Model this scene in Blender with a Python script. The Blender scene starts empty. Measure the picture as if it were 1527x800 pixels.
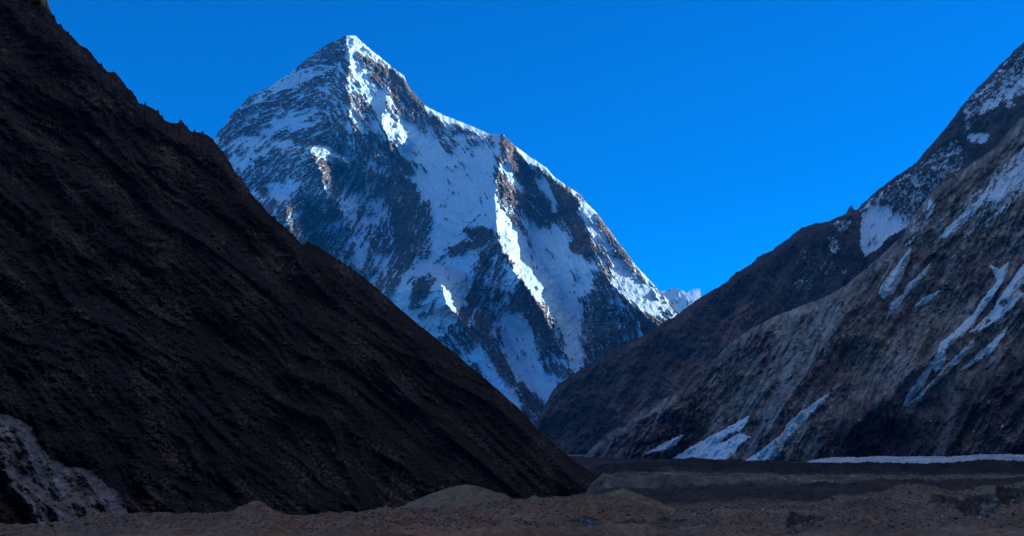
import bpy, math, random
import numpy as np
from mathutils import Vector

# ------------------------------------------------------------------ camera, sky, sun, exposure
SC = bpy.context.scene
F, CX, HY = 1786.0, 763.5, 710.0          # focal length, centre column and horizon row, in photo pixels
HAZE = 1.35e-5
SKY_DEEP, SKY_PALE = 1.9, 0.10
SUN_AZ, SUN_EL = math.radians(70), math.radians(21)
cam_d = bpy.data.cameras.new('camera')
cam = bpy.data.objects.new('camera', cam_d)
SC.collection.objects.link(cam)
cam.location = (0, 0, 0)
cam.rotation_euler = (math.radians(90), 0, 0)
cam_d.sensor_width = 36.0
cam_d.lens = 36.0 * F / 1527.0
cam_d.shift_y = (HY - 400.0) / 1527.0
cam_d.clip_start = 1.0
cam_d.clip_end = 200000.0
SC.camera = cam

SDIR = Vector((math.cos(SUN_EL) * math.sin(SUN_AZ), math.cos(SUN_EL) * math.cos(SUN_AZ), math.sin(SUN_EL)))
world = bpy.data.worlds.new('World')
SC.world = world
world.use_nodes = True
wn, wl_ = world.node_tree.nodes, world.node_tree.links
wn.clear()
w_out = wn.new('ShaderNodeOutputWorld')
w_bg = wn.new('ShaderNodeBackground')
w_sky = wn.new('ShaderNodeTexSky')
w_sky.sky_type = 'NISHITA'
w_sky.sun_disc = False
w_sky.sun_elevation = SUN_EL
w_sky.sun_rotation = SUN_AZ
w_sky.altitude = 4600
w_sky.air_density = 1.0
w_sky.dust_density = 0.15
w_sky.ozone_density = 3.0
# sky saturation shaped by hand to steer the fill light: deepest blue away from the sun in the lower sky; whiter overhead and near the sun
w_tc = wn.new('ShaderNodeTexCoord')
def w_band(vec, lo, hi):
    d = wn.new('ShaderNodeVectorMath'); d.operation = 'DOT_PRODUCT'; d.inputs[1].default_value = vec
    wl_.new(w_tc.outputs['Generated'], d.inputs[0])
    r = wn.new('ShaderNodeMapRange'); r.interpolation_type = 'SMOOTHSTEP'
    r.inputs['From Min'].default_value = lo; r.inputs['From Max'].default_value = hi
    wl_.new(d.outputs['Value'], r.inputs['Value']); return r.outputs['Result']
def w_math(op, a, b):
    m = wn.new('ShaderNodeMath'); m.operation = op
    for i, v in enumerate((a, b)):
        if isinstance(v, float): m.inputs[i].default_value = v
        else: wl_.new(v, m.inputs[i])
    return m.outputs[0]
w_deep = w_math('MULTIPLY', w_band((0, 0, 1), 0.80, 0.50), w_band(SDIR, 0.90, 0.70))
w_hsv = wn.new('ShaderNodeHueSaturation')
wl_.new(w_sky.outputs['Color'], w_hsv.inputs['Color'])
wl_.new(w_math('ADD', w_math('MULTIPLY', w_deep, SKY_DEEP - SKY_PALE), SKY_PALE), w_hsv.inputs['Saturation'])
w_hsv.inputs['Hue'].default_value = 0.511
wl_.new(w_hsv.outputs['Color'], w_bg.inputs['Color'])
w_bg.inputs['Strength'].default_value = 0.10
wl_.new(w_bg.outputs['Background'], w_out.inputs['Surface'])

sun_d = bpy.data.lights.new('sun', 'SUN')
sun_d.energy = 4.5
sun_d.angle = math.radians(0.5)
sun_d.color = (1.0, 0.86, 0.72)
sun = bpy.data.objects.new('sun', sun_d)
sun.rotation_euler = SDIR.to_track_quat('Z', 'Y').to_euler()
sun.location = (3000, 3000, 9000)
SC.collection.objects.link(sun)

SC.view_settings.view_transform = 'Standard'
SC.view_settings.look = 'None'
SC.view_settings.exposure = 1.2
SC.view_settings.gamma = 1.0
SC.view_settings.use_curve_mapping = False
SC.render.engine = 'CYCLES'
SC.cycles.max_bounces = 4
SC.cycles.diffuse_bounces = 2
SC.cycles.glossy_bounces = 1
SC.cycles.volume_bounces = 0
SC.cycles.use_denoising = True
SC.cycles.denoising_prefilter = 'NONE'
SC.cycles.sample_clamp_indirect = 3.0

# ------------------------------------------------------------------ numeric helpers
def hash2(ix, iy, seed):
    h = (ix.astype(np.int64) * 374761393 + iy.astype(np.int64) * 668265263 + seed * 2147483647 + 1013904223) & 0xffffffff
    h = ((h ^ (h >> 13)) * 1274126177) & 0xffffffff
    h = (h ^ (h >> 16)) & 0xffffffff
    return h

def perlin(x, y, seed=0):
    ix = np.floor(x).astype(np.int64); iy = np.floor(y).astype(np.int64)
    fx = (x - ix).astype(np.float32); fy = (y - iy).astype(np.float32)
    u = fx * fx * fx * (fx * (fx * 6 - 15) + 10); v = fy * fy * fy * (fy * (fy * 6 - 15) + 10)
    def g(i, j, dx, dy):
        a = hash2(i, j, seed).astype(np.float32) * np.float32(2 * math.pi / 4294967296.0)
        return np.cos(a) * dx + np.sin(a) * dy
    n00 = g(ix, iy, fx, fy); n10 = g(ix + 1, iy, fx - 1, fy)
    n01 = g(ix, iy + 1, fx, fy - 1); n11 = g(ix + 1, iy + 1, fx - 1, fy - 1)
    return ((n00 * (1 - u) + n10 * u) * (1 - v) + (n01 * (1 - u) + n11 * u) * v) * 1.5

def fbm(x, y, octs=4, seed=0, gain=0.5, lac=2.03):
    s = 0; a = 1.0; t = 0
    for o in range(octs):
        s = s + a * perlin(x, y, seed + o * 17); t += a
        a *= gain; x = x * lac + 3.1; y = y * lac + 7.7
    return s / t

def ridged(x, y, octs=4, seed=0, gain=0.5, lac=2.03):
    s = 0; a = 1.0; t = 0
    for o in range(octs):
        s = s + a * (1 - 2 * np.abs(perlin(x, y, seed + o * 17))); t += a
        a *= gain; x = x * lac + 3.1; y = y * lac + 7.7
    return s / t

def sstep(a, b, x):
    t = np.clip((x - a) / (b - a), 0, 1)
    return t * t * (3 - 2 * t)

def inpoly(x, y, pts):
    c = np.zeros(x.shape, bool)
    n = len(pts)
    for i in range(n):
        x1, y1 = pts[i]; x2, y2 = pts[(i + 1) % n]
        if y1 == y2: continue
        cond = ((y1 > y) != (y2 > y)) & (x < (x2 - x1) * (y - y1) / (y2 - y1) + x1)
        c ^= cond
    return c

def polydist(x, y, pts):                    # signed distance to a closed outline, positive inside
    d = np.full(x.shape, 1e9, np.float32)
    n = len(pts)
    for i in range(n):
        x1, y1 = pts[i]; x2, y2 = pts[(i + 1) % n]
        dx, dy = x2 - x1, y2 - y1
        L = dx * dx + dy * dy
        if L == 0: continue
        t = np.clip(((x - x1) * dx + (y - y1) * dy) / L, 0, 1)
        d = np.minimum(d, np.hypot(x - x1 - t * dx, y - y1 - t * dy))
    return np.where(inpoly(x, y, pts), d, -d)

def linedist(x, y, pts):
    d = np.full(x.shape, 1e9, np.float32)
    for (x1, y1), (x2, y2) in zip(pts[:-1], pts[1:]):
        dx, dy = x2 - x1, y2 - y1
        L = dx * dx + dy * dy
        t = np.clip(((x - x1) * dx + (y - y1) * dy) / L, 0, 1)
        d = np.minimum(d, np.hypot(x - x1 - t * dx, y - y1 - t * dy))
    return d

def blur(a, n):
    for ax in (0, 1):
        for _ in range(2):
            p = np.concatenate([np.repeat(a.take([0], ax), n + 1, ax), a, np.repeat(a.take([-1], ax), n, ax)], ax)
            c = np.cumsum(p, ax, dtype=np.float64)
            m = a.shape[ax]; w = 2 * n + 1
            a = (c.take(range(w, w + m), ax) - c.take(range(0, m), ax)) / w
    return a.astype(np.float32)

def streak(px, py, ctrl, long_, short_, octs, seed, ridge=False):
    """noise stretched along a direction that drifts over the mountain (ctrl: x, y, degrees up from +x)"""
    wsum = 0; ca = 0; sa = 0
    for x, y, a in ctrl:
        w = 1.0 / ((px - x) ** 2 + (py - y) ** 2 + 400.0) ** 1.5
        ca = ca + w * math.cos(math.radians(2 * a)); sa = sa + w * math.sin(math.radians(2 * a))
    ang = np.degrees(np.arctan2(sa, ca)) / 2 % 180.0
    K = 9; out = np.zeros(px.shape, np.float32); step = 180.0 / K; nrm = np.zeros(px.shape, np.float32)
    for k in range(K):
        d = np.abs((ang - k * step + 90) % 180 - 90) / step
        w = np.clip(1 - d, 0, 1)
        m = w > 0
        if not m.any(): continue
        c, s = math.cos(math.radians(k * step)), math.sin(math.radians(k * step))
        X, Y = px[m], py[m]
        u = (X * c - Y * s) / long_; v = (X * s + Y * c) / short_
        u = u + 0.35 * perlin(v * 0.6, u * 1.7, seed + 91)
        v = v + 0.35 * perlin(u * 1.3, v * 0.5, seed + 92)
        n = (ridged if ridge else fbm)(u, v, octs, seed + k * 31)
        out[m] += w[m] * n; nrm[m] += w[m] ** 2
    return out / np.sqrt(np.maximum(nrm, 1e-6))

def tentx(px, py, ys, xs, hs, wl, wr):      # a rib running down the face: x as a function of y
    r = np.interp(py, ys, xs); h = np.interp(py, ys, hs)
    l = np.interp(py, ys, np.broadcast_to(wl, len(ys))); w = np.interp(py, ys, np.broadcast_to(wr, len(ys)))
    t = px - r
    k = np.clip(np.where(t > 0, 1 - t / w, 1 + t / l), 0, 1)
    k = np.where(t > 0, k, k ** 1.6)                             # hollow, wind-scoured lee sides
    end = sstep(ys[0] - 12, ys[0], py) * (1 - sstep(ys[-1], ys[-1] + 30, py))
    return h * k * end

def tenty(px, py, xs, ys, hs, up, dn):      # a ledge running across the face: y as a function of x
    r = np.interp(px, xs, ys); h = np.interp(px, xs, hs)
    t = py - r
    k = np.clip(np.where(t > 0, 1 - t / dn, 1 + t / up), 0, 1)
    end = sstep(xs[0] - 8, xs[0], px) * (1 - sstep(xs[-1], xs[-1] + 8, px))
    return h * k * end

def P(px, py, d):                            # photo pixel + distance in metres -> a point of the valley
    return np.stack([(px - CX) / F * d, d, (HY - py) / F * d], -1)

# ------------------------------------------------------------------ scene helpers
def tag(o, label=None, cat=None, group=None, kind=None):
    if label: o['label'] = label
    if cat: o['category'] = cat
    if group: o['group'] = group
    if kind: o['kind'] = kind
    return o

def grid_mesh(name, V, mat, attrs=None, keep=None, smooth=False, parent=None):
    R, Cn = V.shape[:2]
    idx = np.arange(R * Cn).reshape(R, Cn)
    q = np.stack([idx[:-1, :-1], idx[:-1, 1:], idx[1:, 1:], idx[1:, :-1]], -1).reshape(-1, 4)
    if keep is not None:
        k = (keep[:-1, :-1] | keep[:-1, 1:] | keep[1:, 1:] | keep[1:, :-1]).reshape(-1)
        q = q[k]
        used = np.unique(q)
        remap = np.full(R * Cn, -1); remap[used] = np.arange(len(used))
        q = remap[q]
        co = V.reshape(-1, 3)[used]
    else:
        used = None; co = V.reshape(-1, 3)
    me = bpy.data.meshes.new(name)
    me.vertices.add(len(co)); me.vertices.foreach_set('co', co.astype(np.float32).ravel())
    me.loops.add(q.size); me.loops.foreach_set('vertex_index', q.astype(np.int32).ravel())
    me.polygons.add(len(q)); me.polygons.foreach_set('loop_start', np.arange(0, q.size, 4, dtype=np.int32))
    me.polygons.foreach_set('use_smooth', np.full(len(q), smooth))
    for an, arr in (attrs or {}).items():
        a = arr.reshape(-1)
        if used is not None: a = a[used]
        at = me.attributes.new(an, 'FLOAT', 'POINT'); at.data.foreach_set('value', a.astype(np.float32))
    me.update(calc_edges=True); me.validate()
    me.materials.append(mat)
    o = bpy.data.objects.new(name, me)
    SC.collection.objects.link(o)
    if parent: o.parent = parent
    return o

class Mat:
    def __init__(self, name, rough=0.9, spec=0.15):
        self.m = bpy.data.materials.new(name); self.m.use_nodes = True
        self.n, self.l = self.m.node_tree.nodes, self.m.node_tree.links
        self.b = self.n['Principled BSDF']
        self.b.inputs['Roughness'].default_value = rough
        self.b.inputs['Specular IOR Level'].default_value = spec
        self.tc = self.n.new('ShaderNodeTexCoord')
    def attr(self, name):
        a = self.n.new('ShaderNodeAttribute'); a.attribute_name = name; return a.outputs['Fac']
    def noise(self, scale, detail=5, rough=0.6):
        t = self.n.new('ShaderNodeTexNoise'); t.inputs['Scale'].default_value = scale
        t.inputs['Detail'].default_value = detail; t.inputs['Roughness'].default_value = rough
        self.l.new(self.tc.outputs['Object'], t.inputs['Vector']); return t.outputs['Fac']
    def ramp(self, fac, stops):
        r = self.n.new('ShaderNodeValToRGB'); e = r.color_ramp.elements
        while len(e) < len(stops): e.new(0.5)
        for i, (p, c) in enumerate(stops):
            e[i].position = p; e[i].color = (*c, 1)
        self.l.new(fac, r.inputs['Fac']); return r.outputs['Color']
    def mix(self, fac, a, b, mode='MIX'):
        m = self.n.new('ShaderNodeMix'); m.data_type = 'RGBA'; m.blend_type = mode
        for s, v in ((m.inputs['Factor'], fac), (m.inputs['A'], a), (m.inputs['B'], b)):
            if isinstance(v, (int, float)): s.default_value = v
            elif isinstance(v, tuple): s.default_value = (*v, 1)
            else: self.l.new(v, s)
        return m.outputs['Result']
    def bump(self, h, strength, dist):
        b = self.n.new('ShaderNodeBump'); b.inputs['Strength'].default_value = strength
        b.inputs['Distance'].default_value = dist
        self.l.new(h, b.inputs['Height']); self.l.new(b.outputs['Normal'], self.b.inputs['Normal'])
    def out(self, col):
        self.l.new(col, self.b.inputs['Base Color']); return self.m

def interp_sky(pts, x):
    return np.interp(x, [p[0] for p in pts], [p[1] for p in pts])

def view_grid(sky, x0, x1, nc, nr, bottom, jag, jscale, seed, power=1.0):
    u = np.linspace(x0, x1, nc)
    top = interp_sky(sky, u)
    top = top + jag * (fbm(u / jscale, u * 0 + 0.5, 5, seed, 0.6) + 0.5 * ridged(u / (jscale * 0.4), u * 0 + 3.5, 2, seed + 5))
    v = np.linspace(0, 1, nr)[:, None] ** power
    py = top[None, :] + (bottom - top[None, :]) * v
    px = np.broadcast_to(u[None, :], py.shape)
    return px.copy(), py, top

def add_back(V, n=6, run=260.0, fall=0.16):
    """the far side of a mountain: rows that fall away behind the crest"""
    rows = []
    top = V[0]
    for k in range(n, 0, -1):
        r = top.copy()
        r[:, 1] += run * k
        r[:, 0] *= 1.0
        r[:, 2] = top[:, 2] - (np.abs(top[:, 2]) * fall + 120.0) * k
        rows.append(r)
    return np.concatenate([np.stack(rows), V], 0)

def pad_back(a, n=6):
    return np.concatenate([np.repeat(a[:1], n, 0), a], 0)

# ------------------------------------------------------------------ materials of the mountains
def peak_material():
    m = Mat('peak_rock_and_snow')
    rock = m.ramp(m.attr('tone'), [(0.15, (0.030, 0.030, 0.034)), (0.5, (0.070, 0.064, 0.064)), (0.85, (0.21, 0.175, 0.15))])
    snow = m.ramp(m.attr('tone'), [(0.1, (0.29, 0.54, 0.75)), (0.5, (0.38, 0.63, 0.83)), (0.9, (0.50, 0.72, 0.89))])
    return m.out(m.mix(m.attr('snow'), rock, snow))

def slope_material(name, lo, mid, hi, snow=(0.72, 0.80, 0.88), fine=0.05, var=0.5):
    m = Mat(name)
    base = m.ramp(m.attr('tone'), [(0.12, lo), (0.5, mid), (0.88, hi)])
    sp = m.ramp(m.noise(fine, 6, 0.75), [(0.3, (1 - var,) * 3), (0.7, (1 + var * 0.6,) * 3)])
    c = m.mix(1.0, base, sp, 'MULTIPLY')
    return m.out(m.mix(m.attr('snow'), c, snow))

# ================================================================== THE PEAK (11 km away)
def build_peak():
    sky = [(120, 420), (200, 345), (260, 285), (300, 238), (318, 212), (326, 195), (336, 188), (345, 170), (360, 158), (372, 143), (383, 138),
           (395, 133), (405, 128), (415, 120), (428, 112), (440, 103), (455, 90), (470, 78), (485, 68), (500, 60), (513, 54), (520, 53),
           (531, 54), (540, 62), (555, 76), (570, 88), (590, 104), (602, 112), (606, 122), (612, 133), (625, 147), (635, 158), (650, 166),
           (665, 173), (690, 183), (715, 193), (730, 199), (750, 200), (765, 215), (790, 234), (815, 250), (825, 262), (845, 277), (865, 290),
           (875, 303), (890, 318), (905, 338), (920, 358), (935, 378), (950, 398), (965, 414), (980, 430), (995, 446), (1010, 462), (1018, 470),
           (1060, 520), (1120, 600)]
    px, py, top = view_grid(sky, 240, 1080, 1150, 860, 700, 1.0, 26, 11)
    s = py - top[None, :]
    # ---- snow cover: outlines of the snowfields and rock bands
    S = np.full(px.shape, -0.05, np.float32)
    def patch(val, pts):
        S[inpoly(px, py, pts)] = val
    patch(-0.10, [(300, 40), (530, 40), (520, 230), (300, 260)])                                       # banded west face
    patch(-0.22, [(428, 108), (515, 50), (520, 90), (515, 100), (480, 100), (440, 108)])               # dark summit block
    patch(0.35, [(465, 98), (515, 92), (512, 108), (470, 112)])
    patch(0.30, [(395, 120), (470, 100), (465, 118), (400, 138)])
    patch(0.40, [(405, 175), (465, 155), (478, 165), (462, 190), (410, 205)])
    patch(0.25, [(330, 205), (420, 190), (440, 215), (380, 235), (340, 250)])
    patch(0.32, [(515, 55), (560, 85), (560, 120), (600, 200), (560, 210), (520, 140)])               # sunlit summit ridge
    patch(0.45, [(519, 54), (532, 54), (565, 86), (550, 88), (535, 76), (524, 70)])
    patch(-0.7, [(553, 92), (590, 108), (600, 140), (585, 125), (570, 132), (556, 120)])
    patch(0.55, [(575, 108), (588, 112), (575, 135), (572, 165), (562, 168), (560, 140)])
    patch(-0.08, [(515, 130), (545, 140), (565, 180), (560, 230), (530, 235), (505, 190)])
    patch(-0.55, [(590, 112), (610, 125), (632, 158), (625, 172), (600, 165), (588, 140)])
    patch(0.45, [(565, 168), (600, 175), (628, 205), (560, 212), (545, 190)])
    patch(-0.16, [(340, 240), (450, 225), (520, 235), (600, 270), (640, 330), (640, 400), (560, 440), (460, 400), (400, 330)])   # rocky lower west
    patch(0.55, [(350, 230), (372, 236), (366, 262), (350, 250)])
    patch(0.45, [(395, 275), (440, 262), (450, 275), (420, 300), (405, 300)])
    patch(0.55, [(505, 300), (535, 285), (530, 330), (520, 340)])
    patch(0.5, [(528, 340), (575, 290), (590, 300), (560, 335), (540, 400), (528, 395)])
    patch(-0.45, [(560, 258), (590, 250), (625, 290), (640, 330), (630, 372), (600, 398), (575, 385), (590, 330), (575, 300)])
    patch(0.80, [(575, 215), (628, 196), (650, 200), (690, 205), (745, 215), (735, 255), (740, 300), (738, 340), (700, 400), (690, 440),
                 (676, 478), (660, 500), (600, 520), (575, 460), (600, 410), (640, 385), (648, 330), (620, 270), (590, 245)])   # central snow face
    patch(-0.5, [(560, 205), (590, 215), (600, 235), (625, 245), (622, 260), (600, 262), (570, 240)])
    patch(-0.55, [(640, 168), (655, 180), (662, 205), (672, 215), (680, 232), (664, 225), (648, 200)])
    patch(0.1, [(655, 192), (740, 200), (742, 225), (700, 215), (690, 235), (670, 225)])
    patch(-0.6, [(690, 342), (715, 336), (735, 342), (730, 360), (705, 372), (690, 382), (665, 384), (672, 366), (700, 356)])
    patch(-0.42, [(612, 420), (640, 405), (652, 415), (640, 438), (618, 460), (606, 462), (612, 440)])
    patch(0.9, [(648, 430), (658, 434), (672, 452), (686, 474), (680, 480), (660, 472), (638, 456)])
    patch(-0.36, [(738, 340), (752, 378), (782, 425), (812, 470), (830, 540), (800, 560), (760, 520), (742, 470), (722, 520), (690, 500),
                  (680, 470), (700, 440), (712, 400), (728, 370)])                                     # rocks left of the central rib
    patch(0.12, [(735, 380), (755, 385), (775, 425), (770, 440), (735, 430), (720, 420)])
    patch(0.92, [(738, 300), (748, 310), (768, 330), (785, 355), (795, 400), (808, 412), (800, 425), (812, 460), (796, 440), (778, 412), (755, 372), (738, 340)])
    patch(-0.65, [(748, 205), (768, 222), (800, 260), (835, 300), (842, 320), (820, 340), (800, 335), (780, 318), (760, 300), (742, 280), (738, 255)])
    patch(0.5, [(742, 240), (762, 250), (782, 285), (778, 292), (760, 268), (744, 258)])
    patch(0.5, [(795, 262), (815, 270), (840, 305), (825, 320), (808, 290)])
    patch(-0.6, [(812, 258), (850, 285), (868, 320), (885, 372), (870, 385), (852, 350), (838, 320), (825, 290)])
    patch(0.85, [(775, 318), (800, 345), (825, 340), (850, 352), (868, 385), (893, 400), (880, 425), (868, 450), (866, 480), (868, 545),
                (850, 552), (840, 500), (826, 470), (812, 445), (800, 400), (788, 355)])               # basin right of the rib
    patch(-0.7, [(850, 340), (868, 336), (880, 372), (862, 380), (850, 372)])
    patch(0.30, [(870, 305), (905, 340), (1000, 455), (1010, 475), (985, 480), (940, 455), (905, 415), (888, 370), (866, 320)])   # east ridge
    patch(0.8, [(912, 385), (930, 395), (965, 430), (995, 460), (975, 468), (950, 455), (925, 425)])
    patch(-0.5, [(880, 310), (900, 330), (945, 395), (940, 402), (915, 370), (895, 345)])
    patch(-0.30, [(893, 402), (920, 430), (945, 458), (985, 480), (1030, 490), (960, 560), (870, 560), (866, 480), (872, 450)])
    patch(0.6, [(902, 430), (925, 445), (930, 458), (910, 452)])
    patch(-0.25, [(680, 480), (722, 520), (800, 560), (840, 600), (760, 640), (690, 520)])
    patch(0.8, [(752, 470), (775, 465), (795, 500), (800, 530), (815, 560), (832, 562), (820, 600), (800, 595), (770, 560), (750, 520)])
    patch(0.75, [(700, 505), (716, 515), (745, 560), (780, 600), (778, 615), (745, 590), (715, 550)])
    patch(-0.75, [(728, 520), (748, 525), (775, 570), (806, 596), (795, 606), (760, 570)])
    patch(0.9, [(450, 222), (480, 219), (502, 228), (516, 242), (498, 244), (478, 232)])
    S = blur(S, 4)
    ctrl = [(340, 200, 35), (400, 150, 22), (480, 85, 12), (440, 200, 20), (380, 260, 48), (450, 300, 50), (520, 270, 60), (530, 110, -55), (540, 180, -60),
            (600, 190, -62), (600, 320, 70), (620, 440, 52), (660, 230, -50), (700, 360, 30), (720, 450, 62), (750, 420, 55), (770, 260, -60), (770, 350, -65),
            (830, 300, -58), (840, 420, -70), (880, 480, -72), (900, 500, -65), (930, 400, -52), (980, 450, -50), (740, 560, -55), (790, 540, -65),
            (700, 530, -55)]
    n1 = streak(px, py, ctrl, 60, 13, 4, 3)
    n2 = streak(px, py, ctrl, 20, 4.0, 3, 8)
    n0 = fbm(px / 45, py / 45, 3, 21)
    n3 = fbm(px / 4.2, py / 2.6, 3, 23, 0.7)
    r1 = streak(px, py, ctrl, 60, 20, 4, 41, True)
    r2 = streak(px, py, ctrl, 17, 6, 4, 45, True)
    r3 = ridged(px / 26, py / 22, 4, 47)
    mask = S + 0.13 + 0.85 * n1 + 1.25 * n2 + 0.30 * n0 + 0.75 * n3 - 0.35 * (r1 - 0.35) - 0.40 * (r2 - 0.35) - 0.20 * (r3 - 0.35)
    snow = sstep(-0.10, 0.12, mask)
    snow = np.maximum(snow, 0.30 * sstep(0.0, 0.5, n3 + 0.6 * n0) * sstep(-0.75, -0.1, S))      # thin dusting on the rock
    sx, sy = px, py
    px = sx + 9 * fbm(sx / 34, sy / 34, 3, 31) + 3 * fbm(sx / 8, sy / 8, 2, 32)
    py = sy + 7 * fbm(sx / 30, sy / 30, 3, 33)
    # ---- relief: ribs and ledges that stand out of the face (metres towards the valley)
    wl_main = np.maximum.reduce([
        tentx(px, py, [40, 90, 120, 160, 200, 240, 280], [516, 521, 518, 521, 530, 545, 560], [520, 640, 720, 800, 760, 420, 60], 200, [70, 64, 62, 70, 80, 60, 60]),
        tentx(px, py, [210, 250, 290, 330, 380, 420, 460, 500, 560, 640], [748, 744, 740, 738, 752, 780, 806, 826, 850, 870],
              [300, 430, 640, 760, 780, 740, 600, 400, 300, 240], [130, 140, 150, 150, 150, 150, 130, 120, 120, 120], [52, 52, 52, 52, 50, 48, 44, 60, 80, 80]),
        tentx(px, py, [195, 240, 270, 300, 370, 400, 430, 456, 490, 560, 640], [760, 798, 836, 862, 885, 893, 920, 945, 985, 1040, 1080],
              [270, 280, 280, 260, 270, 290, 320, 340, 320, 300, 300], 105, 75)])
    small = (tentx(px, py, [104, 140, 170, 190, 203], [588, 577, 570, 572, 580], [60, 200, 300, 320, 300], 26, [30, 50, 62, 66, 66])
             + tentx(px, py, [212, 240, 265, 300, 322], [752, 755, 766, 786, 800], [70, 70, 60, 60, 30], 34, [14, 12, 12, 12, 10])
             + tenty(px, py, [448, 470, 490, 505, 517], [222, 222, 228, 235, 242], [200, 330, 420, 420, 300], 9, 26)
             + tentx(px, py, [165, 180, 200, 222], [492, 486, 480, 488], [60, 90, 90, 60], 40, [14, 14, 14, 14]))
    wl_main = np.maximum(wl_main, tentx(px, py, [200, 222, 232, 260, 300, 330, 400], [470, 464, 467, 475, 497, 512, 540], [150, 760, 1000, 980, 760, 320, 100], 190, [70, 60, 50, 42, 40, 40, 50]))
    wl_main = np.maximum(wl_main, tentx(px, py, [285, 305, 315, 330, 356, 400], [438, 434, 431, 428, 436, 450], [500, 1000, 1260, 1360, 1200, 600], 200, [50, 45, 40, 36, 36, 40]))
    wl_main = np.maximum(wl_main, tentx(px, py, [400, 416, 424, 434, 455, 474, 520, 590, 640], [662, 659, 657, 655, 668, 686, 716, 760, 790], [240, 700, 900, 1020, 1000, 760, 440, 340, 300],
                                        [110, 120, 120, 130, 140, 140, 120, 110, 100], [60, 60, 60, 60, 60, 60, 70, 70, 70]))
    px, py = sx, sy
    Z0 = (700 - py)
    D = 8500 + Z0 * 4.5
    D = D + np.clip(640 - px, 0, 400) * 6.2 * 0.42 - np.clip(px - 700, 0, 400) * 0.6
    D = D - wl_main - small
    # narrow crest of drifted snow along the skyline
    rim = np.interp(px, [500, 515, 530, 590, 600, 610, 632, 640, 690, 725, 745, 760, 775, 800, 825, 840, 880, 930, 960, 1010],
                    [0, 3, 5, 4, 7, 2, 2, 9, 11, 8, 2, 3, 9, 12, 9, 5, 5, 4, 5, 3]) * (0.8 + 0.5 * fbm(px / 14, px * 0 + 1.5, 2, 4))
    D = D + np.clip(rim - s, 0, 20) * 16.0
    snow = np.maximum(snow, sstep(0, 3, rim - s - 1) * sstep(3, 6, rim))
    # weathered detail: strong in the rock, soft in the snow
    rk = 1 - sstep(0.3, 0.9, blur(snow, 2))
    damp = sstep(0, 10, s)
    fl = streak(px, py, ctrl, 40, 4.5, 2, 49, True)
    D = D - (r1 * (16 + 26 * rk) + r3 * (5 + 26 * rk) + r2 * (4 + 26 * rk) + 22 * fbm(px / 70, py / 70, 3, 55)) * (0.25 + 0.75 * damp)
    D = D - fl * 3.2 * (1 - rk) * damp - fbm(px / 3.2, py / 3.2, 2, 61) * (1.2 + 8.5 * rk) - 8 * rk * ridged(px / 7, py / 5, 3, 62)
    tone = 0.5 + 0.42 * fbm(px / 60, py / 30, 3, 71) + 0.35 * fbm(px / 5, py / 4, 3, 72)
    tone = tone + 0.22 * fl * (1 - rk) - 0.05
    V = add_back(P(px, py, D), 6, 300, 0.12)
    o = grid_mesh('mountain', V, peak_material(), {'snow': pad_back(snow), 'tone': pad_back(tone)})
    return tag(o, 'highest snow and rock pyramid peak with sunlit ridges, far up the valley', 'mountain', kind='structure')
build_peak()

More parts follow.
